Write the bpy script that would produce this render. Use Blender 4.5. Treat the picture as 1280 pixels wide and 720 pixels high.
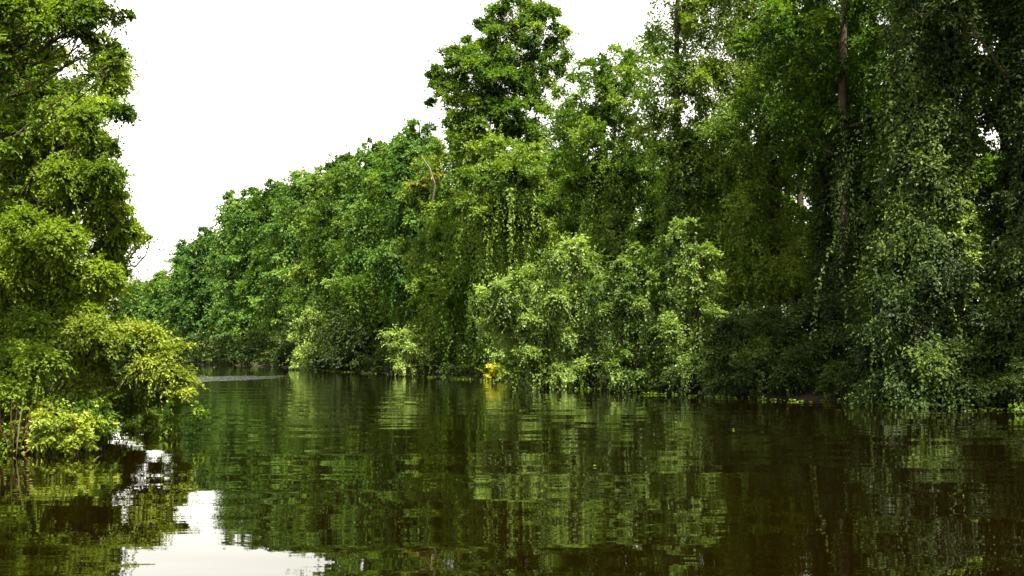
import bpy, math, numpy as np
from mathutils import Vector
for _o in list(bpy.data.objects): bpy.data.objects.remove(_o)
S = bpy.context.scene
COL = S.collection
# ------------------------------------------------------------------ camera
F = 1372.0; HZ = 446.0; CH = 1.5          # focal length and horizon in photo pixels, eye height
cam = bpy.data.objects.new('camera', bpy.data.cameras.new('camera')); COL.objects.link(cam)
cam.location = (0, 0, CH); cam.rotation_euler = (math.radians(90), 0, 0)
cam.data.sensor_width = 36; cam.data.lens = F/1280*36; cam.data.shift_y = (HZ-360)/1280
cam.data.clip_end = 4000
S.camera = cam
# ------------------------------------------------------------------ light
SUN_EL, SUN_AZ = 64, 156                  # azimuth from +Y (straight ahead), the sun stands high behind the camera's right shoulder
w = bpy.data.worlds.new('World'); S.world = w; w.use_nodes = True
nt = w.node_tree; nt.nodes.clear()
sky = nt.nodes.new('ShaderNodeTexSky'); sky.sky_type = 'NISHITA'; sky.sun_disc = False
sky.sun_elevation = math.radians(SUN_EL); sky.sun_rotation = math.radians(SUN_AZ)
sky.dust_density = 2; sky.air_density = 1.0; sky.ozone_density = 0.6
hs = nt.nodes.new('ShaderNodeHueSaturation'); hs.inputs['Saturation'].default_value = 0.12   # milky summer haze
bg = nt.nodes.new('ShaderNodeBackground'); bg.inputs['Strength'].default_value = 0.14
ou = nt.nodes.new('ShaderNodeOutputWorld')
nt.links.new(sky.outputs[0], hs.inputs['Color']); mxw = nt.nodes.new('ShaderNodeMix'); mxw.data_type = 'RGBA'; mxw.blend_type = 'MULTIPLY'; mxw.inputs['Factor'].default_value = 1
mxw.inputs[7].default_value = (1, .95, .82, 1)          # sky light tinted warm to take blue out of the greens
nt.links.new(hs.outputs[0], mxw.inputs[6]); nt.links.new(mxw.outputs[2], bg.inputs[0]); nt.links.new(bg.outputs[0], ou.inputs[0])
sd = bpy.data.lights.new('sun', 'SUN'); sd.energy = 5.0; sd.angle = math.radians(0.5); sd.color = (1, 0.93, 0.80)
sun = bpy.data.objects.new('sun', sd); COL.objects.link(sun)
_e, _a = math.radians(SUN_EL), math.radians(SUN_AZ)
sv = Vector((math.sin(_a)*math.cos(_e), math.cos(_a)*math.cos(_e), math.sin(_e)))
sun.rotation_euler = sv.to_track_quat('Z', 'Y').to_euler(); sun.location = (0, 0, 60)
S.view_settings.view_transform = 'Standard'; S.view_settings.look = 'None'
S.view_settings.gamma = 1; S.view_settings.exposure = 2.15; S.view_settings.use_curve_mapping = False
S.cycles.max_bounces = 6; S.cycles.diffuse_bounces = 3; S.cycles.glossy_bounces = 3; S.cycles.transmission_bounces = 4
S.cycles.caustics_reflective = False; S.cycles.caustics_refractive = False
S.cycles.use_denoising = True

# ------------------------------------------------------------------ helpers
def at(px, py, Y):
    return np.array([(px-640)/F*Y, Y, CH-(py-HZ)/F*Y])
def unit(v):
    return v/np.maximum(np.linalg.norm(v, axis=-1, keepdims=True), 1e-9)
def rdir(rng, n):
    return unit(rng.normal(size=(n, 3)))
def tag(o, label=None, cat=None, group=None, kind=None):
    if label: o['label'] = label
    if cat: o['category'] = cat
    if group: o['group'] = group
    if kind: o['kind'] = kind
    return o
def empty(name, loc, label, cat, group=None):
    o = bpy.data.objects.new(name, None); COL.objects.link(o); o.location = loc
    o.empty_display_size = 0.5
    return tag(o, label, cat, group)
def link(name, me, mat, parent=None):
    o = bpy.data.objects.new(name, me); COL.objects.link(o)
    if mat: me.materials.append(mat)
    if parent: o.parent = parent
    return o
def mesh_np(name, V, Fc, tint=None, smooth=False):
    """V (n,3), Fc (m,k) of one polygon size"""
    me = bpy.data.meshes.new(name)
    V = np.asarray(V, dtype=np.float32); Fc = np.asarray(Fc, dtype=np.int32); m, k = Fc.shape
    me.vertices.add(len(V)); me.vertices.foreach_set('co', V.ravel())
    me.loops.add(m*k); me.loops.foreach_set('vertex_index', Fc.ravel())
    me.polygons.add(m)
    me.polygons.foreach_set('loop_start', np.arange(0, m*k, k, dtype=np.int32))
    me.polygons.foreach_set('loop_total', np.full(m, k, dtype=np.int32))
    me.polygons.foreach_set('use_smooth', np.full(m, smooth, dtype=bool))
    if tint is not None:
        a = me.attributes.new('tint', 'FLOAT', 'FACE'); a.data.foreach_set('value', np.asarray(tint, dtype=np.float32))
    me.update(); 
    return me

class Leaves:
    """collects leaf blades: a folded diamond each"""
    def __init__(s): s.c = []
    def add(s, P, A, N, L, W, T):
        n = len(P)
        if n == 0: return
        A = unit(A); Sd = unit(np.cross(A, N)); N = np.cross(Sd, A)
        L = np.broadcast_to(np.asarray(L, float), (n,))[:, None]; W = np.broadcast_to(np.asarray(W, float), (n,))[:, None]
        T = np.broadcast_to(np.asarray(T, float), (n,))
        v0 = P; v1 = P+A*L*.45+Sd*W*.5+N*W*.16; v2 = P+A*L-N*L*.12; v3 = P+A*L*.45-Sd*W*.5+N*W*.16
        s.c.append((np.stack([v0, v1, v2, v3], 1).astype(np.float32), T.astype(np.float32)))
    def count(s): return sum(len(a[0]) for a in s.c)
    def build(s, name, mat, parent=None, org=(0, 0, 0)):
        V = np.concatenate([a[0] for a in s.c]).reshape(-1, 3) - np.asarray(org, np.float32)
        T = np.concatenate([a[1] for a in s.c]); n = len(T)
        # nothing grows below the water
        keep = (V.reshape(-1, 4, 3)[:, :, 2].min(1) + org[2]) > -0.05
        V = V.reshape(-1, 4, 3)[keep].reshape(-1, 3); T = T[keep]; n = len(T)
        TOTAL[0] += n
        return link(name, mesh_np(name, V, np.arange(n*4).reshape(n, 4), T), mat, parent)
TOTAL = [0]
DENS = 2.1        # leaf density of every crown

def sprays(lv, rng, B, O, Ls, k, s, tint, up=0.55, droop=0.25):
    """twigs of two-ranked leaves; B base, O direction, Ls length, k leaves, s leaf length, tint per twig"""
    n = len(B)
    if n == 0: return
    up_v = unit(np.array([0, 0, 1.0])+rng.normal(size=(n, 3))*.45)
    Sd = unit(np.cross(O, up_v))
    Ls = np.broadcast_to(np.asarray(Ls, float), (n,))
    for j in range(k):
        t = (j+.6)/k
        p = B+O*(Ls*t)[:, None]; p[:, 2] -= droop*Ls*t*t
        sg = 1 if j % 2 else -1
        A = unit(O*.55+Sd*sg*.9*(1.15-t)+rng.normal(size=(n, 3))*.28+np.array([0, 0, -.28]))
        N = unit(up_v*up+O*(1-up)*.6+rng.normal(size=(n, 3))*.38)
        L = s*rng.uniform(.65, 1.25, n)*(1.1-.35*t)
        lv.add(p+rng.normal(size=(n, 3))*s*.18, A, N, L, L*rng.uniform(.45, .66, n), np.clip(tint+rng.normal(size=n)*.08, 0, 1))

def shoots(lv, rng, B, O, Ls, k, s, tint, droop=.4):
    n = len(B)
    if n == 0: return
    for q in range(3):           # the stem itself, in three lengths
        t0, t1 = q/3, (q+1)/3
        a = B+O*(Ls*t0)[:, None]; a[:, 2] -= droop*Ls*t0*t0
        b = B+O*(Ls*t1)[:, None]; b[:, 2] -= droop*Ls*t1*t1
        lv.add(a-(b-a)*.15, b-a, unit(rng.normal(size=(n, 3))), np.linalg.norm(b-a, axis=1)*1.3, s*.16, .1)
    sprays(lv, rng, B, O, Ls, k, s, tint, droop=droop)

def lobe(lv, rng, c, r, s, lai=1.0, k=8, low=-.55, tint=.5, holes=.15, droop=.25):
    """one mass of foliage: uneven clumps over an ellipsoid, each clump a burst of twigs"""
    c = np.asarray(c, float); r = np.asarray(r, float)*np.ones(3); R = r.mean()
    area = 4*math.pi*R*R*.8
    n_leaf = area*lai*DENS/(s*s*.29)
    nc = int(max(5, 9*(R/1.6)**1.1))
    u = rdir(rng, nc*2); u = u[u[:, 2] > low][:nc]; nc = len(u)
    cc = c+u*r*rng.uniform(.45, 1.1, (nc, 1)); rc = R*rng.uniform(.24, .5, nc)
    ns = int(n_leaf/k/nc)+1
    ct = tint+rng.normal(size=nc)*.19
    idx = np.repeat(np.arange(nc), ns)
    v = unit(rdir(rng, len(idx))+u[idx]*.55+np.array([0, 0, .25]))
    an = rng.uniform(.6, 1.5, (nc, 3))*np.array([1, 1, .7])
    B = cc[idx]+v*(rc[idx]*rng.uniform(.05, 1.0, len(idx))**.8)[:, None]*an[idx]
    O = unit(v+rng.normal(size=v.shape)*.35)
    m = rng.uniform(size=len(idx)) < .05           # longer shoots that break the outline
    shoots(lv, rng, B[m], unit(O[m]+u[idx[m]]*.5+np.array([0, 0, .15])), s*rng.uniform(4, 8, m.sum()), 11, s*.9, ct[idx[m]]+.05, droop=.4)
    sprays(lv, rng, B, O, np.minimum(rc[idx]*.9, s*7)*rng.uniform(.35, 1.2, len(idx)), k, s, ct[idx], droop=droop)

def strands(lv, rng, P, Ln, s, tint, step=.42, out=None):
    """hanging vine strands from points P with lengths Ln"""
    n = len(P)
    if n == 0: return
    kmax = int(Ln.max()/(s*step))+1
    sway = rng.normal(size=(n, 2))*.10; ph = rng.uniform(0, 6.28, n)
    if out is None: out = unit(np.concatenate([rng.normal(size=(n, 2)), np.zeros((n, 1))], 1))
    for j in range(kmax):
        d = j*s*step; m = d < Ln
        if not m.any(): break
        p = P[m].copy(); p[:, 2] -= d
        p[:, 0] += sway[m, 0]*d+np.sin(d*2.1+ph[m])*.06; p[:, 1] += sway[m, 1]*d
        q = m.sum(); o = out[m]
        side = np.cross(o, [0, 0, 1.0])*(1 if j % 2 else -1)
        A = unit(side*.6+o*.45+np.array([0, 0, -.75])+rng.normal(size=(q, 3))*.35)
        N = unit(o*.8+np.array([0, 0, .5])+rng.normal(size=(q, 3))*.27)
        L = s*rng.uniform(.6, 1.25, q)
        lv.add(p+rng.normal(size=(q, 3))*s*.35, A, N, L, L*rng.uniform(.5, .72, q), np.clip(tint[m]+rng.normal(size=q)*.07, 0, 1))

def column(lv, rng, axis, Rf, s, lai=1.6, tint=.45, tuft=.25):
    """vines wrapped round a stem: axis = polyline (m,3), Rf(t, theta) radius"""
    axis = np.asarray(axis, float); seg = np.linalg.norm(np.diff(axis, axis=0), axis=1); H = seg.sum()
    cum = np.concatenate([[0], np.cumsum(seg)])/H
    def pos(t): return np.stack([np.interp(t, cum, axis[:, i]) for i in range(3)], 1)
    tt = np.linspace(0, 1, 20); Rm = np.mean([Rf(tt, np.full(20, a)) for a in (0, 1.5, 3, 4.5)])
    n = int(2*math.pi*Rm*H*lai*DENS*.6/(s*s*.29)/3)
    nc = int(2*math.pi*Rm*H/.42)
    ct = rng.uniform(0, 1, nc); ca = rng.uniform(0, 2*math.pi, nc); cr = rng.uniform(.72, 1.28, nc); cT = tint+rng.normal(size=nc)*.2
    i = rng.integers(0, nc, n); sg = rng.uniform(.12, .42, nc)[i]
    t = np.clip(ct[i]+rng.normal(size=n)*sg*.9/H, 0, 1)
    R0 = Rf(ct, ca)[i]; a = ca[i]+rng.normal(size=n)*sg/np.maximum(R0, .3)*.7
    R = R0*cr[i]*rng.uniform(.8, 1.06, n)
    o = np.stack([np.cos(a), np.sin(a), np.zeros(n)], 1)
    P = pos(t)+o*R[:, None]
    strands(lv, rng, P, rng.uniform(s*.6, s*3, n), s, cT[i]+rng.normal(size=n)*.1, out=o)
    m = rng.uniform(size=n) < tuft
    sprays(lv, rng, P[m], unit(o[m]+rng.normal(size=(m.sum(), 3))*.6), s*rng.uniform(2, 6, m.sum()), 6, s, cT[i][m]+.08, droop=.3)
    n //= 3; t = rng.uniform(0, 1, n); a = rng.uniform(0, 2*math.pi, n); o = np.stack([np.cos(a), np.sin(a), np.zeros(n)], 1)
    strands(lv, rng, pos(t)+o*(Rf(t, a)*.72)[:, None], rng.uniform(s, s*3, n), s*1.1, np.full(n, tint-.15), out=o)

class Wood:
    """trunks and limbs: bent tapering tubes in one mesh"""
    def __init__(s, seed=0): s.V = []; s.F = []; s.n = 0; s.rng = np.random.default_rng(seed)
    def tube(s, pts, rad, sides=8, rough=.08):
        pts = np.asarray(pts, float); m = len(pts); rad = np.asarray(rad, float)
        T = unit(np.gradient(pts, axis=0)); ref = np.array([.3, .9, .1]) if abs(T[0][1]) < .8 else np.array([1, 0, .1])
        X = unit(np.cross(T, ref)); Yv = np.cross(T, X)
        a = np.arange(sides)*2*math.pi/sides
        rr = rad[:, None]*(1+s.rng.normal(size=(1, sides))*rough+s.rng.normal(size=(m, sides))*rough*.5)
        V = pts[:, None]+X[:, None]*(np.cos(a)*rr)[..., None]+Yv[:, None]*(np.sin(a)*rr)[..., None]
        i = np.arange(m-1)[:, None]*sides; j = np.arange(sides)[None]; j2 = (j+1) % sides
        Fc = np.stack([i+j, i+j2, i+sides+j2, i+sides+j], -1).reshape(-1, 4)+s.n
        s.V.append(V.reshape(-1, 3)); s.F.append(Fc); s.n += m*sides
    def limb(s, a, b, r0, r1, bend=.12, up=.1, n=7, sides=6):
        a = np.asarray(a, float); b = np.asarray(b, float); L = np.linalg.norm(b-a)
        t = np.linspace(0, 1, n)[:, None]
        k = s.rng.normal(size=3)*bend*L; k2 = s.rng.normal(size=3)*bend*L*.5; k[2] = abs(k[2])*.3-up*L
        pts = a+(b-a)*t+k*np.sin(t*math.pi)+k2*np.sin(t*2*math.pi)
        s.tube(pts, np.linspace(r0, r1, n), sides)
        return pts
    def build(s, name, mat, parent=None, org=(0, 0, 0)):
        V = np.concatenate(s.V)-np.asarray(org)
        return link(name, mesh_np(name, V, np.concatenate(s.F), smooth=True), mat, parent)

# ------------------------------------------------------------------ materials
def leaf_mat(name, ca, cb, cc, transl=.35, rough=.42, spec=.45, nscale=.6):
    m = bpy.data.materials.new(name); m.use_nodes = True; t = m.node_tree; t.nodes.clear()
    N = t.nodes.new; Lk = t.links.new
    at_ = N('ShaderNodeAttribute'); at_.attribute_name = 'tint'
    geo = N('ShaderNodeNewGeometry'); no = N('ShaderNodeTexNoise'); no.inputs['Scale'].default_value = nscale; no.inputs['Detail'].default_value = 2
    Lk(geo.outputs['Position'], no.inputs['Vector'])
    ad = N('ShaderNodeMath'); ad.operation = 'MULTIPLY_ADD'; ad.inputs[1].default_value = .9; ad.inputs[2].default_value = -.45
    Lk(no.outputs['Fac'], ad.inputs[0])
    sm = N('ShaderNodeMath'); sm.operation = 'ADD'; sm.use_clamp = True; Lk(at_.outputs['Fac'], sm.inputs[0]); Lk(ad.outputs[0], sm.inputs[1])
    rp = N('ShaderNodeValToRGB'); e = rp.color_ramp.elements
    e[0].position = .05; e[0].color = (*ca, 1); e[1].position = .95; e[1].color = (*cc, 1)
    x = e.new(.5); x.color = (*cb, 1)
    Lk(sm.outputs[0], rp.inputs[0])
    p = N('ShaderNodeBsdfPrincipled'); p.inputs['Roughness'].default_value = rough; p.inputs['Specular IOR Level'].default_value = spec
    Lk(rp.outputs[0], p.inputs['Base Color'])
    tr = N('ShaderNodeBsdfTranslucent')
    g = N('ShaderNodeMix'); g.data_type = 'RGBA'; g.blend_type = 'MULTIPLY'; g.inputs['Factor'].default_value = 1
    g.inputs[7].default_value = (1.35, 1.45, .45, 1); Lk(rp.outputs[0], g.inputs[6]); Lk(g.outputs[2], tr.inputs[0])
    mx = N('ShaderNodeMixShader'); mx.inputs[0].default_value = transl
    Lk(p.outputs[0], mx.inputs[1]); Lk(tr.outputs[0], mx.inputs[2])
    o = N('ShaderNodeOutputMaterial'); Lk(mx.outputs[0], o.inputs[0])
    return m
M = {}
M['near']  = leaf_mat('leaf_near_bank', (.036, .070, .003), (.098, .152, .006), (.19, .255, .016), .42, .6, .2, .5)
M['nearb'] = leaf_mat('leaf_near_bush', (.038, .066, .003), (.105, .148, .009), (.21, .25, .026), .38, .6, .25, .9)
M['green'] = leaf_mat('leaf_green', (.017, .040, .002), (.054, .110, .005), (.135, .200, .014), .43, .6, .2, .35)
M['vine']  = leaf_mat('leaf_vine', (.020, .045, .002), (.062, .115, .006), (.16, .22, .022), .36, .55, .25, .5)
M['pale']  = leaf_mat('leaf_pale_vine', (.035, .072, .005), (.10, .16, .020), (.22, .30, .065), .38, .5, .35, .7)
M['far']   = leaf_mat('leaf_far_haze_tint', (.020, .052, .008), (.054, .118, .018), (.118, .190, .032), .34, .65, .15, .12)  # bluer leaf colour: distance haze tinted into the far crowns
M['shade_leaf']  = leaf_mat('leaf_painted_shade', (.012, .022, .002), (.026, .046, .004), (.055, .088, .010), .3, .6, .2, .5)  # darkened leaf green: shade painted into foot, hollow and edge foliage
M['dark_vine']   = leaf_mat('leaf_dark_vine', (.012, .026, .002), (.030, .058, .004), (.075, .115, .012), .3, .55, .25, .5)  # vine green darkened throughout, for the massive column
M['yellow'] = leaf_mat('leaf_yellow', (.10, .13, .006), (.24, .26, .01), (.38, .37, .03), .35, .45, .4, 1)
M['gold']  = leaf_mat('leaf_gold', (.06, .09, .006), (.13, .15, .01), (.22, .22, .02), .35, .45, .4, .4)

def plain(name, c1, c2, scale, rough=.9, bump=.4, stretch=(1, 1, 1), detail=6):
    m = bpy.data.materials.new(name); m.use_nodes = True; t = m.node_tree; p = t.nodes['Principled BSDF']
    N = t.nodes.new; Lk = t.links.new
    geo = N('ShaderNodeNewGeometry'); mp = N('ShaderNodeMapping'); mp.inputs['Scale'].default_value = stretch
    Lk(geo.outputs['Position'], mp.inputs[0])
    no = N('ShaderNodeTexNoise'); no.inputs['Scale'].default_value = scale; no.inputs['Detail'].default_value = detail; Lk(mp.outputs[0], no.inputs['Vector'])
    rp = N('ShaderNodeValToRGB'); rp.color_ramp.elements[0].position = .3; rp.color_ramp.elements[1].position = .72
    rp.color_ramp.elements[0].color = (*c1, 1); rp.color_ramp.elements[1].color = (*c2, 1)
    Lk(no.outputs['Fac'], rp.inputs[0]); Lk(rp.outputs[0], p.inputs['Base Color'])
    b = N('ShaderNodeBump'); b.inputs['Strength'].default_value = bump; b.inputs['Distance'].default_value = .06
    Lk(no.outputs['Fac'], b.inputs['Height']); Lk(b.outputs[0], p.inputs['Normal'])
    p.inputs['Roughness'].default_value = rough; p.inputs['Specular IOR Level'].default_value = .25
    return m
M['bark'] = plain('bark', (.018, .012, .006), (.06, .042, .022), 6, stretch=(3, 3, .5))
M['dead'] = plain('dead_wood', (.18, .16, .12), (.32, .29, .23), 9, stretch=(2, 2, .6))
M['soil'] = plain('leaf_litter', (.008, .006, .002), (.03, .02, .007), 2.2)
M['reed'] = leaf_mat('reed', (.03, .02, .005), (.07, .045, .01), (.12, .08, .02), .2, .6, .2)

def water_mat():
    m = bpy.data.materials.new('tannin_water'); m.use_nodes = True; t = m.node_tree; p = t.nodes['Principled BSDF']
    N = t.nodes.new; Lk = t.links.new
    p.inputs['Base Color'].default_value = (.0022, .0012, .0001, 1); p.inputs['Roughness'].default_value = .015
    p.inputs['IOR'].default_value = 1.333; p.inputs['Specular IOR Level'].default_value = .43
    geo = N('ShaderNodeNewGeometry')
    def noise(sc, stretch, det=2, rgh=.5):
        mp = N('ShaderNodeMapping'); mp.inputs['Scale'].default_value = stretch; Lk(geo.outputs['Position'], mp.inputs[0])
        n = N('ShaderNodeTexNoise'); n.inputs['Scale'].default_value = sc; n.inputs['Detail'].default_value = det; n.inputs['Roughness'].default_value = rgh
        Lk(mp.outputs[0], n.inputs['Vector']); return n.outputs['Fac']
    def mul(a, b):
        x = N('ShaderNodeMath'); x.operation = 'MULTIPLY'
        for i, v in enumerate((a, b)):
            if isinstance(v, (int, float)): x.inputs[i].default_value = v
            else: Lk(v, x.inputs[i])
        return x.outputs[0]
    def add(a, b):
        x = N('ShaderNodeMath'); x.operation = 'ADD'; Lk(a, x.inputs[0])
        if isinstance(b, (int, float)): x.inputs[1].default_value = b
        else: Lk(b, x.inputs[1])
        return x.outputs[0]
    def patch(cx, cy, rx, ry, gain):     # a gust on the water: an uneven patch of ruffled surface
        mp = N('ShaderNodeMapping'); mp.inputs['Location'].default_value = (-cx/rx, -cy/ry, 0); mp.inputs['Scale'].default_value = (1/rx, 1/ry, 0)
        Lk(geo.outputs['Position'], mp.inputs[0])
        ln = N('ShaderNodeVectorMath'); ln.operation = 'LENGTH'; Lk(mp.outputs[0], ln.inputs[0])
        rg = N('ShaderNodeMapRange'); rg.inputs['From Min'].default_value = 1.15; rg.inputs['From Max'].default_value = .75
        rg.inputs['To Max'].default_value = gain
        wob = add(ln.outputs['Value'], mul(add(noise(.5, (1, .22, 1), 4), -.5), 1.9))
        Lk(wob, rg.inputs['Value']); return rg.outputs[0]
    swell = mul(noise(.55, (.35, 1, 1), 1), .026)
    rip = mul(noise(2.6, (.45, 1, 1), 2), .0034)
    calm = N('ShaderNodeMapRange'); calm.inputs['From Min'].default_value = .38; calm.inputs['From Max'].default_value = .66
    calm.inputs['To Min'].default_value = .25; calm.inputs['To Max'].default_value = 1.5
    Lk(noise(.12, (.6, .25, 1), 2), calm.inputs['Value'])
    h = add(swell, mul(rip, calm.outputs[0]))
    fine = noise(7, (.6, 1, 1), 3, .6)
    g1 = patch(-20.2, 77, 3.6, 10, .09); g2 = patch(-4.7, 25.5, .95, 1.1, .006)
    h = add(h, mul(fine, g1)); h = add(h, mul(fine, g2))
    Lk(add(mul(g1, .5), .015), p.inputs['Roughness'])
    b = N('ShaderNodeBump'); b.inputs['Strength'].default_value = 1; b.inputs['Distance'].default_value = 1
    Lk(h, b.inputs['Height']); Lk(b.outputs[0], p.inputs['Normal'])
    return m
M['water'] = water_mat()

# ------------------------------------------------------------------ setting: river, banks
RB = np.array([(40, -60), (28, -20), (22, 8), (16.5, 26), (14.3, 32), (11.2, 37), (8.2, 42), (4.4, 53), (0, 69), (-5, 83), (-11.4, 99), (-29, 147), (-62, 225), (-118, 340), (-190, 430), (-330, 520)], float)
LB = np.array([(-14, -60), (-12, -20), (-10.5, 5), (-9.3, 14), (-8.6, 19), (-9.0, 24), (-11, 32), (-20, 52), (-38, 92), (-62, 140), (-106, 215), (-170, 310), (-250, 370), (-400, 420)], float)
def rb(y): return np.interp(y, RB[:, 1], RB[:, 0])
def lb(y): return np.interp(y, LB[:, 1], LB[:, 0])
def terrain_h(x, y):
    d = np.maximum(x-rb(y), lb(y)-x)           # >0 on land
    n = .12*np.sin(x*.9+y*.4)+.10*np.sin(x*.37-y*.71+1)+.06*np.sin(x*2.3+y*1.9)
    return np.where(d > 0, .02+.55*(1-np.exp(-d/2.5))+.6*(1-np.exp(-np.maximum(d-4, 0)/30))+n*np.minimum(d, 1), np.maximum(d*.35, -1.6))
gx = np.concatenate([np.linspace(-900, -60, 50), np.linspace(-58, 60, 237), np.linspace(64, 900, 50)])
gy = np.concatenate([np.linspace(-300, -10, 12), np.linspace(-8, 140, 297), np.linspace(144, 520, 90), np.linspace(540, 1500, 20)])
GX, GY = np.meshgrid(gx, gy); nx, ny = len(gx), len(gy)
V = np.stack([GX.ravel(), GY.ravel(), terrain_h(GX, GY).ravel()], 1)
i = (np.arange(ny-1)[:, None]*nx+np.arange(nx-1)[None]).ravel()
o = link('ground', mesh_np('ground', V, np.stack([i, i+1, i+nx+1, i+nx], 1), smooth=True), M['soil']); tag(o, kind='structure')
Wv = [(-900, -300, 0), (900, -300, 0), (900, 1500, 0), (-900, 1500, 0)]
o = link('water', mesh_np('water', Wv, [[0, 1, 2, 3]]), M['water']); tag(o, kind='structure')

# ------------------------------------------------------------------ trees
def gz(x, y): return float(terrain_h(np.array(float(x)), np.array(float(y))))

def build_tree(name, label, cat, X, Y, H, lobes, seed, mat='green', s=.2, lai=.55, trunk_r=.28, patch=None, group=None, vine=None,
               vine_mat='vine', drape=0., drape_len=3., tint=.5, lean=(0, 0), k=8, thick=1, loc=None, low=-.55, curtain=0, vtuft=.25):
    """trunk + limbs + crown of lobes (+ vines on the stem, hanging curtains). lobes: list of (x,y,z,r[,rz]) world"""
    rng = np.random.default_rng(seed); wd = Wood(seed)
    z0 = gz(X, Y); org = np.array([X, Y, z0])
    root = empty(name, org, label, cat, group)
    n = 12; t = np.linspace(0, 1, n)
    ax = np.stack([X+lean[0]*t+np.sin(t*5+seed)*.16*H/20, Y+lean[1]*t+np.cos(t*4+seed)*.16*H/20, z0-.3+(H+.3)*t], 1)
    rad = trunk_r*(1-.82*t)+trunk_r*.55*np.exp(-t*22)
    wd.tube(ax, rad, 10)
    def axis_at(z): return np.array([np.interp(z, ax[:, 2], ax[:, 0]), np.interp(z, ax[:, 2], ax[:, 1]), z])
    lv = Leaves()
    for q in lobes:
        c = np.array(q[:3]); r = q[3]; rz = q[4] if len(q) > 4 else r*.8
        d = math.hypot(c[0]-X, c[1]-Y)
        a = axis_at(max(z0+.6, min(H*.93, c[2]-d*.55-.5)))
        rr = float(np.interp(a[2], ax[:, 2], rad))
        pts = wd.limb(a, c, thick*min(rr*.5, .03+.012*d+.012*r), .02*thick, n=6)
        for _ in range(4):
            e = c+rdir(rng, 1)[0]*np.array([r, r, rz])*.75; wd.limb(pts[3+rng.integers(0, 3)], e, .022, .008, n=5, sides=5)
        lobe(lv, rng, c, (r, r, rz), s, lai, k=k, tint=tint, low=low)
        m = int(60*min(3, d/2)); q_ = rng.uniform(.3, 1, m)*(len(pts)-1); i0 = np.minimum(q_.astype(int), len(pts)-2); B = pts[i0]+(pts[i0+1]-pts[i0])*(q_-i0)[:, None]
        shoots(lv, rng, B, unit(rdir(rng, m)+np.array([0, 0, .3])), s*rng.uniform(2, 7, m), k, s, tint+rng.normal(size=m)*.15, droop=.3)
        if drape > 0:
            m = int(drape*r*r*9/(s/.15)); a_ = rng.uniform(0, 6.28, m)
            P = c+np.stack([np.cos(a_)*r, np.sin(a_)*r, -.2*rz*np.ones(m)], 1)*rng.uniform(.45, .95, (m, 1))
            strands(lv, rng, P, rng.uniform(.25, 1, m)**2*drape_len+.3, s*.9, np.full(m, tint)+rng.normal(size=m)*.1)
    wd.build('trunk', M['bark'], root, org)
    lv.build('crown', M[mat], root, org)
    if patch:
        yl = Leaves()
        for q in patch: lobe(yl, rng, q[:3], (q[3], q[3], q[4]), s, lai, k=k, tint=.6, low=-.6)
        o = yl.build('yellowing_leaves', M['gold'], root, org); o['label'] = 'patch of yellow leaves'
    if vine:
        vl = Leaves(); hv, r0, r1 = vine[:3]
        m = t <= hv/H+.1
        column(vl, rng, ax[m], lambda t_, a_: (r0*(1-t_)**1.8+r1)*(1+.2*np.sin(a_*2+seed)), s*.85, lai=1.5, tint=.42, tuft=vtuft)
        if curtain:
            m = int(curtain); a_ = rng.uniform(0, 6.28, m); rr_ = rng.uniform(r0*.6, r0*2.0, m)
            P = np.stack([X+np.cos(a_)*rr_, Y+np.sin(a_)*rr_, z0+rng.uniform(.25, 1, m)*hv], 1)
            strands(vl, rng, P, rng.uniform(.2, 1, m)*hv*.5, s*.85, np.full(m, .4)+rng.normal(size=m)*.12)
        vl.build('vines', M[vine_mat], root, org)
    return root

def proc_lobes(rng, X, Y, H, R, base=.3, n=18, z0=.5, rl=.42, peak=.45):
    out = []
    for i in range(n):
        f = base+(1-base)*((i+.5)/n)**.9; h = f*H
        g = (f-base)/(1-base)
        env = R*(math.sin(math.pi*min(1, (g*.86+.14)))**.6)*(1 if g < .9 else .6)
        a = i*2.4+rng.uniform(-.5, .5); d = env*rng.uniform(.35, .8)
        if i >= n-2: d *= .3
        r = max(.8, R*rl*rng.uniform(.7, 1.2)*(1-.35*g))
        out.append((X+math.cos(a)*d, Y+math.sin(a)*d, z0+h-r*.6, r, r*rng.uniform(.65, .95)))
    return out
def pl(Y, *items):   # lobes given as photo pixel, radius in pixels, depth offset in metres
    return [(*(at(px, py, Y+dy)), rp/F*(Y+dy), rz/F*(Y+dy)) for px, py, rp, rz, dy in items]

exec_parts = []
# ---- right bank, front row from the near end
def X_at(px, Y): return (px-640)/F*Y

# vine clad column tree (photo x 1080-1220)
Y0 = 34.5; X0 = X_at(1152, Y0)
rng = np.random.default_rng(11)
build_tree('vine_covered_tree', 'massive tree wrapped in dark green vines from water to treetop, widening at its foot', 'tree', X0, Y0, 19,
           proc_lobes(rng, X0, Y0, 20, 5, .72, 14, rl=.4), 11, s=.16, lai=.6, trunk_r=.42, vine=(15, 1.3, .78), curtain=30, drape=.0, tint=.4, vtuft=.45, vine_mat='dark_vine')
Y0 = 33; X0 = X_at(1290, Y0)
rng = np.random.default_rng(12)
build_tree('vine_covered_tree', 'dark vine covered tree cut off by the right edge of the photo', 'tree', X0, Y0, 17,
           proc_lobes(rng, X0, Y0, 17, 4, .5, 12, rl=.4), 12, s=.16, lai=.6, trunk_r=.35, vine=(13, 1.0, .7), curtain=50, drape=.8, tint=.4, mat='shade_leaf', vine_mat='shade_leaf')
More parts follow.
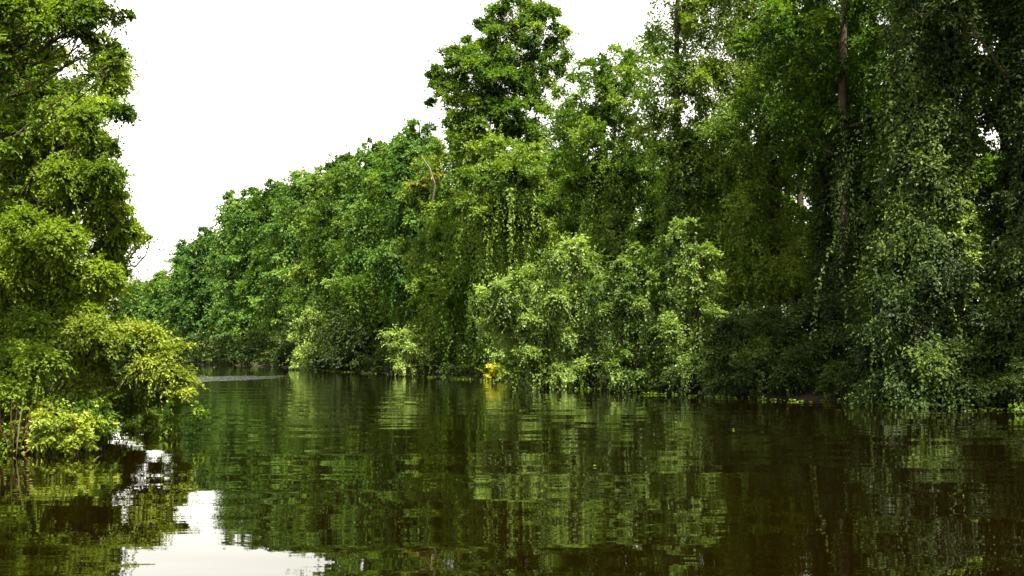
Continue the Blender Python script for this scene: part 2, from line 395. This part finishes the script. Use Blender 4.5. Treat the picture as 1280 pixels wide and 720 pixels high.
# tree with lit green left edge (photo x 880-1010)
Y0 = 51; X0 = X_at(965, Y0); rng = np.random.default_rng(13)
build_tree('tree', 'tall bright green tree with hanging foliage left of the dark trunk hollow', 'tree', X0, Y0, 20,
           pl(Y0, (930, 30, 60, 55, 0), (990, 60, 60, 50, 1), (905, 110, 45, 45, -1), (955, 130, 55, 45, -1), (1010, 120, 45, 35, 1), (920, 190, 42, 45, -1.5),
              (985, 170, 40, 30, 1), (925, 270, 40, 45, -1.5), (960, 215, 35, 40, 0), (950, -40, 90, 60, 0), (1000, -110, 90, 60, 2), (930, -120, 60, 40, 0), (975, 330, 60, 60, 0), (940, 385, 45, 50, -1)),
           13, mat='vine', s=.16, lai=.65, trunk_r=.3, drape=1.2, drape_len=3.5, tint=.7)
# trees standing in the hollow, trunks seen
for j, (px, Y0, lab) in enumerate([(1026, 47, 'slim dark trunk at the left side of the shaded hollow, crown overhead'), (1058, 43, 'straight dark trunk in the middle of the shaded hollow'), (1092, 50, 'shaded trunk close beside the massive vine wrapped tree')]):
    X0 = X_at(px, Y0); rng = np.random.default_rng(20+j)
    build_tree('tree', lab, 'tree', X0, Y0, 19+j, proc_lobes(rng, X0, Y0, 19+j, 4.5, .52, 12, rl=.42), 20+j, mat='green', s=.17, lai=.5, trunk_r=.3, vine=(9, .28, .22), vine_mat='shade_leaf', drape=.5, drape_len=2, tint=.4)
# tree x 820-900, beyond the frame's top
Y0 = 52; X0 = X_at(850, Y0); rng = np.random.default_rng(14)
build_tree('tree', 'tall leafy tree rising out of the top of the photo, right of the open sky', 'tree', X0, Y0, 22,
           pl(Y0, (845, 30, 42, 40, 0), (880, 10, 45, 40, 1), (835, 85, 36, 32, -1), (880, 90, 40, 35, 0), (850, 140, 40, 35, 0), (815, 160, 30, 28, 1), (890, 160, 40, 35, 1), (850, 200, 42, 38, 0), (885, 230, 35, 35, 0),
              (860, 270, 40, 40, 1), (860, -50, 60, 40, 0), (900, -100, 60, 40, 1), (850, -120, 40, 40, 0)), 14, mat='vine', s=.17, lai=.6, trunk_r=.3, drape=.9, tint=.6, vine=(11, .5, .4), vine_mat='vine')
# tree x 740-800 with dark column
Y0 = 60; X0 = X_at(768, Y0)
build_tree('tree', 'tree with pointed top and dark vine curtain between tall crown and the leafy giant', 'tree', X0, Y0, 16.5,
           pl(Y0, (775, 85, 28, 25, 0), (745, 95, 22, 20, 0), (800, 70, 26, 30, 2), (760, 125, 34, 28, 0), (790, 130, 34, 30, 1), (730, 140, 28, 26, 1), (755, 175, 40, 34, 0), (795, 190, 32, 30, 1), (725, 195, 30, 30, 0),
              (770, 225, 34, 34, 0), (735, 250, 30, 34, 0), (800, 240, 30, 34, 1)), 15, s=.2, lai=.6, trunk_r=.26, vine=(11, 1.1, .6), curtain=70, drape=1.2, drape_len=4, tint=.52)
Y0 = 64; X0 = X_at(716, Y0)
build_tree('tree', 'smaller round topped tree in the notch right of the tallest crown', 'tree', X0, Y0, 15.5,
           pl(Y0, (715, 110, 22, 20, 0), (700, 140, 24, 20, 0), (728, 165, 25, 22, 0), (700, 185, 22, 22, 1), (715, 215, 25, 24, 0), (700, 255, 24, 25, 0), (725, 290, 28, 28, 0)), 16, s=.2, lai=.6, trunk_r=.2, drape=1.2, tint=.5)
# the tallest crown x 525-705
Y0 = 78; X0 = X_at(662, Y0)
build_tree('tall_tree', 'tallest tree against the sky, ragged spreading crown on a leaning trunk', 'tree', X0, Y0, 22,
           pl(Y0, (612, 22, 17, 14, 0), (640, 16, 20, 16, 0), (655, 0, 18, 14, 1), (682, 30, 22, 22, 0), (690, 65, 20, 20, 0), (632, 42, 20, 15, 0), (665, 50, 22, 18, 0), (575, 72, 20, 14, 0), (545, 92, 16, 10, 0), (596, 92, 30, 19, -1),
              (620, 108, 28, 20, -1), (570, 104, 18, 12, 0), (600, 130, 28, 14, 0), (632, 80, 25, 18, 0), (655, 95, 16, 22, 0), (640, 150, 34, 22, 0), (600, 165, 28, 20, 0), (655, 180, 26, 26, 0), (575, 150, 18, 12, 0), (650, 122, 30, 20, 0), (684, 160, 22, 18, 0), (556, 132, 20, 12, 0), (590, 70, 16, 12, 0), (560, 98, 24, 14, 0), (605, 52, 22, 16, 0), (645, 62, 26, 22, 0), (684, 92, 18, 18, 0), (672, 20, 18, 16, 0), (700, 40, 10, 10, 0), (610, 190, 34, 18, -1)),
           17, s=.22, lai=1.5, low=-.9, trunk_r=.42, lean=(-1.2, 0), tint=.52)
# vine draped tree in front of it x 590-715, y190-430
Y0 = 72; X0 = X_at(648, Y0)
build_tree('vine_draped_tree', 'broad tree below the tallest crown, pale vines draped over dark hollows', 'tree', X0, Y0, 14,
           pl(Y0, (620, 200, 30, 22, 0), (660, 205, 32, 22, -1), (695, 205, 25, 24, 0), (600, 225, 26, 24, 0), (640, 235, 38, 26, -2), (685, 240, 30, 28, -1), (705, 255, 18, 30, 0), (590, 265, 24, 28, 0), (625, 275, 30, 28, -1), (668, 275, 30, 30, 0)),
           18, s=.24, lai=.75, trunk_r=.35, vine=(11, 1.3, .7), curtain=90, drape=2.2, drape_len=6, tint=.62, mat='vine', low=-.2)
# row to the far end
labs = [
 ('round dark green tree left of the vine draped broad tree', 82, 3, 15.5, 4.2),
 ('tree with yellowing leaf patch beside a bare broken branch', 90, 4, 20.3, 4.8),
 ('tree with dense dark foot behind the small pale shrub at the water', 99, 3, 22, 5.0),
 ('broad crowned tree standing behind and left of the small round shrub', 109, 4, 23.2, 4.4),
 ('tree between the round shrub and the pale sprawling shrub', 120, 4, 24.8, 5.0),
 ('tree directly behind the pale sprawling shrub on the bank', 132, 4, 25.6, 6.2),
 ('tree with light green shoulders left of the pale sprawling shrub', 145, 4, 26.4, 5.0),
 ('tree on the rounded high step of the distant treeline', 160, 4, 28, 6.4),
 ('tree at the drop where the treeline steps down towards the far bend', 178, 4, 30, 5.4),
 ('blue green tree just below the step of the treeline', 200, 4, 31.8, 6.2),
 ('distant tree above the white streak on the water', 222, 4, 34.6, 4.6),
 ('distant pointed tree near the low end of the treeline', 248, 4, 30.5, 5.5),
 ('distant hazy green tree, third last before the bend', 276, 4, 30.5, 3.6),
 ('distant hazy green tree, second last before the bend', 306, 4, 25, 5.5),
 ('last low tree of the far treeline beside the near leaves', 345, 4, 24.5, 6.5)]
for j, (lab, Yd, setb, H, R) in enumerate(labs):
    X0 = rb(Yd)+setb; rng = np.random.default_rng(40+j); s = .0031*Yd
    r_ = build_tree('tree', lab, 'tree', X0, Yd, H, proc_lobes(rng, X0, Yd, H, R, (.3, .18, .34, .24)[j % 4] if j < 9 else .16, (30, 24, 38, 27)[j % 4], rl=(.42, .5, .36, .46)[j % 4]), 40+j, mat=('green', 'vine', 'far', 'green', 'far')[j % 5] if j < 9 else 'far', s=s, lai=.8, trunk_r=.3,
               vine=(H*.35, 1.4, .9) if j < 7 else None, curtain=60, patch=pl(86.5, (528, 228, 12, 5, 0), (540, 222, 10, 5, 0), (515, 232, 8, 4, 0)) if j == 1 else None, drape=1.4 if j < 9 else .5, drape_len=5, tint=.5+.2*math.sin(j*2.1), group='trees along the far right bank')

# ---- woods behind the front row: one mass
rng = np.random.default_rng(77); lv = Leaves(); wd = Wood(77)
for Yd in np.concatenate([np.arange(26, 110, 6), np.arange(112, 400, 14)]):
    for back in (9, 16, 25):
        sc = 1 if Yd < 110 else 1.35
        if 34 < Yd < 50 and back == 9: continue      # the shaded hollow
        X0 = rb(Yd)+back*sc*1.1+rng.uniform(-2, 2); y = Yd+back*.4+rng.uniform(-2, 2); H = (20 if Yd < 50 else 14.5 if Yd < 75 else 18)+rng.uniform(-2, 2)
        s = max(.24, .0038*Yd)
        if Yd > 110: H = min(22, 18+rng.uniform(0, 3))
        z0 = gz(X0, y)
        wd.tube([[X0, y, z0-.3], [X0+rng.normal()*.4, y, H*.5], [X0+rng.normal()*.5, y, H]], [.3, .2, .08], 7)
        for q in proc_lobes(rng, X0, y, H, 4.4*sc, .2 if back > 9 else .4, 15 if Yd < 50 else 11, rl=.45):
            lobe(lv, rng, q[:3], (q[3], q[3], q[4]), s, .55, k=6, tint=.42)
for X0, y in ((19.5, 44), (17, 41.5), (21.5, 47), (17.5, 37), (15.5, 60), (18, 66)):
    wd.tube([[X0, y, gz(X0, y)-.3], [X0+.3, y, 9], [X0, y, 19]], [.32, .22, .08], 7)
    for q in proc_lobes(rng, X0, y, 20, 4.2, .2, 18, rl=.45): lobe(lv, rng, q[:3], (q[3], q[3], q[4]), .24, .6, k=6, tint=.5)
for Yd in np.arange(-24, 30, 5.5):         # same bank beside the camera: unseen trees, added to shade the water's edge
    for back in ((.8, 6, 11) if 14 < Yd < 28 else (3.5, 10)):
        X0 = rb(Yd)+back+rng.uniform(-1, 1); y = Yd+rng.uniform(-1, 1); H = rng.uniform(14, 17) if Yd < 16 else rng.uniform(17, 19.5)
        wd.tube([[X0, y, gz(X0, y)-.3], [X0, y, H*.5], [X0+.3, y, H]], [.3, .2, .08], 7)
        for q in proc_lobes(rng, X0, y, H, 4.0, .25, 11, rl=.42): lobe(lv, rng, q[:3], (q[3], q[3], q[4]), .26, .4, k=6, tint=.42)
for Yd in np.arange(20, 420, 16):          # left bank beyond the near trees
    for back in (5, 12):
        X0 = lb(Yd+16)-back; y = Yd+16; H = 15+rng.uniform(-2, 2); s = max(.22, .0036*y)
        wd.tube([[X0, y, gz(X0, y)-.3], [X0, y, H*.5], [X0, y, H]], [.3, .2, .08], 7)
        for q in proc_lobes(rng, X0, y, H, 4.2, .1, 10, rl=.45): lobe(lv, rng, q[:3], (q[3], q[3], q[4]), s, .5, k=6, tint=.5)
o = lv.build('woods_foliage', M['green']); tag(o, 'dense green woodland massed behind the bank trees', 'woods', kind='stuff')
o = wd.build('woods_trunks', M['bark']); tag(o, 'dim trunks massed deep in the woodland behind the bank trees', 'woods', kind='stuff')

# ---- right bank shrubs and vines
def shrub(name, label, cat, X, Y, lobes, seed, mat='pale', s=.12, lai=.8, drape=2, dl=1.8, tint=.5, group=None, low=-.5, stems=5):
    rng = np.random.default_rng(seed); wd = Wood(seed); org = np.array([X, Y, max(gz(X, Y), -.1)])
    root = empty(name, org, label, cat, group); lv = Leaves()
    for q in lobes:
        c = np.array(q[:3]); r = q[3]; rz = q[4]
        b = np.array([X+rng.normal()*.2, Y+rng.normal()*.2, org[2]-.25])
        wd.limb(b, c, .02+.009*abs(c[2]), .01, bend=.05, up=-.12)
        lobe(lv, rng, c, (r, r, rz), s, lai, k=7, tint=tint, low=low, droop=.35)
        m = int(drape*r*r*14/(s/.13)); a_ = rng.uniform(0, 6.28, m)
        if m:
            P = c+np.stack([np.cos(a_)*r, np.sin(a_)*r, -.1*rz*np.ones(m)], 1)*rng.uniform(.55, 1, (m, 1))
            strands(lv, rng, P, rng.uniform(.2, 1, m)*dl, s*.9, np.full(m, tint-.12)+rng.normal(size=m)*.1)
    wd.build('stems', M['bark'], root, org); lv.build('leaves', M[mat], root, org)
    return root
Y0 = 51
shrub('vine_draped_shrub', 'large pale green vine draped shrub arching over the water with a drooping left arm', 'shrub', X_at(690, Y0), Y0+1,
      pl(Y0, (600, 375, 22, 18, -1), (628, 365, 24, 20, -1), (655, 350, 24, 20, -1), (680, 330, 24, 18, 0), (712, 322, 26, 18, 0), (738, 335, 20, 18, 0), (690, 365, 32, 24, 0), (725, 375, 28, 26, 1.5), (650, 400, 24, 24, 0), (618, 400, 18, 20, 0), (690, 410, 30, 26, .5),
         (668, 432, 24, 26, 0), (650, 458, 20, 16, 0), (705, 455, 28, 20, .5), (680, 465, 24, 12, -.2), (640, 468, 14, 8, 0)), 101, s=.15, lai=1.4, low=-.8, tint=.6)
Y0 = 46.5
shrub('vine_draped_shrub', 'mid green vine draped shrub right of the big arching one, dark at its foot', 'shrub', X_at(800, Y0), Y0+1,
      pl(Y0, (760, 360, 24, 22, 0), (790, 335, 18, 22, 0), (805, 365, 26, 22, 0), (775, 395, 28, 22, 0), (812, 400, 26, 24, 0), (790, 430, 28, 26, 1.5), (830, 440, 28, 26, 1.5), (775, 460, 24, 20, .3), (820, 470, 26, 16, .5), (795, 478, 24, 10, -.2), (850, 476, 20, 12, .5)), 102, s=.15, lai=1.4, low=-.8, tint=.32, mat='pale')
Y0 = 44.5
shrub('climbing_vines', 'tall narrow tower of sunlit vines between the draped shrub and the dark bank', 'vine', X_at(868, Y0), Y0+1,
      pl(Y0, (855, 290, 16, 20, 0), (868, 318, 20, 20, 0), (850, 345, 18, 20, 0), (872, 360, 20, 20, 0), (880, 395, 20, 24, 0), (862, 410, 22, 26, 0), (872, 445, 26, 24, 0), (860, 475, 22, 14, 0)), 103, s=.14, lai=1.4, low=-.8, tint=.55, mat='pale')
Y0 = 41
shrub('vine_mound', 'dark mound of vines sloping down to the water left of the massive tree', 'vine', X_at(1000, Y0), Y0+1,
      pl(Y0, (915, 440, 26, 40, 0), (940, 420, 34, 36, 1), (980, 410, 40, 30, 2), (1020, 420, 40, 34, 1), (1055, 440, 40, 36, 0), (965, 460, 44, 26, -1), (1010, 465, 44, 24, -1.5), (1060, 475, 40, 22, -2), (925, 470, 30, 22, 0)), 104, s=.12, lai=.9, tint=.45, mat='shade_leaf', drape=1)
Y0 = 33.5
shrub('vine_mound', 'vines coloured pale as if sunlit, spilling down the right side of the massive tree', 'vine', X_at(1208, Y0), Y0+1,
      pl(Y0, (1200, 270, 12, 24, 0), (1212, 320, 16, 26, 0), (1200, 370, 15, 26, 0), (1207, 420, 18, 28, 0), (1198, 465, 20, 24, 0), (1235, 340, 12, 20, .5), (1190, 300, 10, 20, 0)), 105, s=.12, lai=1.7, tint=.95, mat='pale', drape=1.5)  # sunlight on the column's right side put in as pale leaf colour
Y0 = 31.5
shrub('vine_mound', 'low dark vines at the water in the lower right corner of the bank', 'vine', X_at(1265, Y0), Y0+1,
      pl(Y0, (1250, 480, 34, 20, 0), (1290, 470, 34, 26, 0), (1270, 440, 28, 30, 1), (1330, 470, 50, 30, 0)), 106, s=.11, lai=.9, tint=.45, mat='shade_leaf')
Y0 = 84
shrub('shrub', 'small round pale green shrub standing alone at the waterline', 'shrub', X_at(512, Y0), Y0,
      pl(Y0, (505, 425, 16, 14, 0), (520, 432, 16, 14, 0), (495, 438, 12, 12, 0), (530, 448, 14, 10, 0), (512, 455, 18, 10, 0)), 107, s=.21, lai=1.5, tint=.9)
Y0 = 124
shrub('shrub', 'pale sprawling shrub farther up the bank than the round one', 'shrub', X_at(388, Y0), Y0,
      pl(Y0, (375, 400, 14, 8, 0), (395, 395, 12, 8, 0), (405, 410, 12, 12, 0), (378, 422, 12, 9, 0), (390, 440, 18, 12, 0), (380, 453, 15, 6, 0)), 108, s=.32, lai=1.4, tint=.9)
Y0 = 68
shrub('shrub', 'small bright yellow clump of leaves at the waterline', 'shrub', X_at(622, Y0), Y0,
      pl(Y0, (620, 462, 9, 7, 0), (630, 470, 8, 5, 0), (614, 470, 6, 5, 0)), 109, mat='yellow', s=.16, lai=1.3, drape=0, tint=.6)
shrub('shrub', 'sprig of pale green leaves just above the yellow clump', 'shrub', X_at(640, 66), 66,
      pl(66, (625, 447, 10, 6, 0), (640, 444, 9, 6, 0)), 110, s=.17, lai=1, tint=.7, drape=.5, dl=.6)
# dead bare branch among far crowns
wd = Wood(5); a = at(541, 250, 86); b = at(537, 210, 85); c = at(526, 194, 84.5)
wd.tube([a, (a+b)/2+[.3, 0, 0], b, c], [.07, .06, .045, .015], 6); wd.tube([(a+b)/2+[.3, 0, 0], at(546, 222, 84)], [.03, .01], 6)
o = wd.build('dead_branch', M['dead']); tag(o, 'bare pale broken branch poking out beside the yellowing leaves', 'branch')

# undergrowth along the right bank
rng = np.random.default_rng(61); lv = Leaves()
for Yd in np.concatenate([np.arange(24, 60, .8), np.arange(60, 130, 1.8), np.arange(130, 400, 5)]):
    sc = max(.3, Yd/110); r = rng.uniform(.5, 1.3)*(1 if Yd < 110 else 2)
    X0 = rb(Yd)+rng.uniform(-.5, .9)
    lobe(lv, rng, (X0, Yd, r*.45), (r, r, r*.8), max(.12, .0031*Yd), .7, k=6, tint=.42, low=-.1)
    r *= 1.4; lobe(lv, rng, (X0+2.2, Yd, r), (r, r, r*1.1), max(.16, .0033*Yd), .5, k=6, tint=.38, low=-.1)
o = lv.build('undergrowth', M['shade_leaf']); tag(o, 'tangled green undergrowth along the foot of the right bank', 'undergrowth', kind='stuff')

# water plants at the waterline
def sprout(X, Y, seed, label, mat='pale', r=.3, s=.12, group='sprouts in the water by the right bank'):
    rng = np.random.default_rng(seed); lv = Leaves(); n = 26
    a = rng.uniform(0, 6.28, n); O = unit(np.stack([np.cos(a), np.sin(a), rng.uniform(.4, 1.8, n)], 1))
    B = np.stack([rng.normal(size=n)*r*.35, rng.normal(size=n)*r*.35, rng.uniform(0, r*.5, n)], 1)
    lv.add(B, O, unit(np.array([0, 0, 1.])+rng.normal(size=(n, 3))*.4), s*rng.uniform(.8, 1.5, n), s*.8, rng.uniform(.4, .95, n))
    o = lv.build('sprout', M[mat]); o.location = (X, Y, .02); tag(o, label, 'water plant', group)
spr = [(1036, 498, 'pale leaf tuft in the water, left one of the bright pair below the mound'), (1062, 501, 'pale leaf tuft in the water, right one of the bright pair below the mound'),
       (966, 494, 'dim leaf tuft on the water below the dark vine mound'), (941, 494, 'small dim sprout left of the other tuft below the dark mound'),
       (744, 478, 'bright green sprout at the foot of the arching shrub'), (712, 480, 'low green water leaves below the arching shrub'), (1278, 515, 'green leaf tuft at the extreme right edge of the water'),
       (885, 489, 'small sprout near the dark inlet right of the vine tower')]
for j, (px, py, lab) in enumerate(spr):
    D = F*CH/(py-HZ+2); sprout(X_at(px, D), D, 200+j, lab, mat='vine' if j in (2, 3, 6, 7) else 'pale', r=.38 if j in (4, 6) else .26, s=.2 if j in (4,5) else .15)
# small water plants and fallen leaves along the foot of the right bank
rng = np.random.default_rng(303); lv = Leaves()
for _ in range(170):
    y = 26+110*rng.uniform()**1.6; x = rb(y)-rng.uniform(.6, 2.2); n = rng.integers(3, 12)
    B = np.stack([x+rng.normal(size=n)*.18, y+rng.normal(size=n)*.3, rng.uniform(.012, .05, n)], 1)
    lv.add(B, unit(rng.normal(size=(n, 3))*[1, 1, .25]+[0, 0, .12]), unit(np.array([0, 0, 1.])+rng.normal(size=(n, 3))*.2), rng.uniform(.07, .16, n), .08, rng.uniform(.2, .8))
o = lv.build('water_weeds', M['vine']); tag(o, 'scattered small weeds and leaves floating along the right waterline', 'water weeds', kind='stuff')
for j in range(6):
    y = rng.uniform(12, 40); x = y*rng.uniform(-.22, .42); lv = Leaves()
    lv.add(np.zeros((1, 3)), np.array([[math.cos(j*2.), math.sin(j*2.), .06]]), np.array([[0, 0, 1.]]), .07, .04, .7)
    o = lv.build('floating_leaf', M['vine']); o.location = (x, y, .015); tag(o, 'single pale fallen leaf adrift on the open dark water', 'leaf', 'fallen leaves adrift on the water')
# ------------------------------------------------------------------ left bank, near
Y0 = 21; X0 = -11.5
rng = np.random.default_rng(31)
build_tree('tree', 'near yellow green tree filling the left edge of the photo above the bushes', 'tree', X0, Y0, 13,
   pl(21, (60, 60, 60, 50, 1), (115, 95, 45, 30, 1), (20, 130, 70, 55, 0), (90, 160, 60, 45, 0), (118, 200, 32, 26, 0), (40, 220, 70, 50, -.5), (105, 235, 50, 34, -.5), (140, 240, 22, 18, 0), (60, 290, 70, 45, -1),
      (120, 290, 40, 28, 0), (20, 340, 70, 45, -.5), (95, 345, 55, 35, 0), (135, 335, 22, 18, 0), (40, 395, 60, 35, 0), (112, 372, 40, 24, -.3), (138, 350, 20, 18, -.3), (75, 392, 50, 26, -.5), (112, 150, 42, 30, -.5), (128, 262, 30, 24, -.5), (122, 320, 34, 26, -.6), (-60, 60, 90, 80, 2), (-80, 220, 100, 80, 1), (-80, 380, 100, 70, 1),
      (20, -30, 80, 50, 2), (-20, -100, 90, 60, 3)), 31, mat='near', s=.085, lai=1.9, low=-.9, trunk_r=.26, tint=.55, k=9)
Y0 = 16.5; X0 = -9.6
build_tree('tree', 'near tree whose leafy branch droops across the top left corner of the sky', 'tree', X0, Y0, 12,
   pl(16.5, (105, 12, 26, 15, 0), (138, 20, 22, 13, 0), (95, 42, 20, 9, 0), (125, 55, 20, 10, 0), (150, 72, 14, 9, 0), (60, -10, 50, 24, 0), (0, 20, 60, 36, 0), (-70, 0, 70, 50, 0), (40, -50, 50, 26, 0), (130, -30, 34, 20, 0), (28, 28, 40, 26, -.6), (75, 14, 36, 18, -.6), (-10, 60, 40, 30, -.6)),
   32, mat='near', thick=.38, s=.075, lai=1.3, low=-.9, trunk_r=.2, tint=.35, k=9)
Y0 = 26; X0 = -11.5
build_tree('tree', 'slender tree behind the near one with a thin twig reaching over the water', 'tree', X0, Y0, 9,
   pl(26, (118, 180, 24, 22, 0), (134, 235, 18, 14, 0), (126, 285, 24, 18, 0), (142, 305, 12, 8, 0), (120, 350, 24, 20, 0), (130, 372, 16, 14, 0), (170, 298, 9, 2, 0), (184, 295, 6, 2, 0), (110, 120, 30, 22, 0), (120, 400, 30, 20, 0)),
   33, mat='near', s=.1, lai=1.4, low=-.9, trunk_r=.14, tint=.5)
shrub('bush', 'big rounded olive green bush leaning out over the water', 'bush', -9.2, 21.5,
   pl(20.5, (120, 425, 60, 32, 0), (170, 440, 42, 28, 0), (205, 462, 30, 26, 0), (80, 450, 50, 34, 0), (150, 470, 50, 34, .3), (195, 492, 34, 24, .6), (110, 500, 55, 34, 1), (160, 522, 44, 20, 1.4), (218, 440, 12, 14, 0), (60, 410, 50, 30, .5), (125, 535, 40, 16, 1.2), (150, 415, 40, 18, 0), (225, 480, 20, 18, 0)), 111, mat='nearb', s=.08, lai=1.9, low=-.9, drape=.8, dl=.8, tint=.6)
shrub('bush', 'shaded bush at the left edge below the near tree', 'bush', -8.9, 18.2,
   pl(18, (0, 450, 50, 40, 0), (45, 440, 45, 40, 0), (20, 500, 50, 34, 0), (70, 500, 36, 30, 0), (100, 535, 40, 22, 0), (15, 545, 44, 20, -.3), (-40, 540, 50, 26, 0), (-60, 470, 60, 50, 0)), 112, mat='near', s=.08, lai=1.4, low=-.9, drape=.8, dl=.8, tint=.35)
shrub('bush', 'small bright leafy bush standing in the water in front of the big one', 'bush', X_at(82, 17), 17,
   pl(17, (62, 530, 20, 14, 0), (90, 528, 22, 14, 0), (108, 548, 16, 14, 0), (62, 555, 20, 14, 0), (88, 560, 22, 10, 0), (78, 545, 22, 16, 0)), 113, mat='nearb', s=.10, lai=.95, drape=.5, dl=.4, tint=.8)
shrub('bush', 'thin leafy twigs at the tip of the bush reaching right over the water', 'bush', X_at(225, 21), 21,
   pl(21, (228, 505, 20, 12, 0), (245, 515, 14, 9, 0), (225, 528, 18, 12, 0), (208, 535, 16, 10, 0)), 114, mat='green', s=.09, lai=.45, drape=.5, dl=.3, tint=.8)
# brown reeds
rng = np.random.default_rng(90); lv = Leaves(); n = 110
B = np.stack([rng.uniform(-8.6, -7.4, n), rng.uniform(16.4, 17.8, n), np.zeros(n)], 1); O = unit(np.array([.15, 0, 1.])+rng.normal(size=(n, 3))*.3)
lv.add(B, O, rdir(rng, n), rng.uniform(.4, 1.1, n), .025, rng.uniform(0, 1, n))
o = lv.build('reeds', M['reed']); tag(o, 'brown dead reeds at the left edge of the water', 'reeds', kind='stuff')
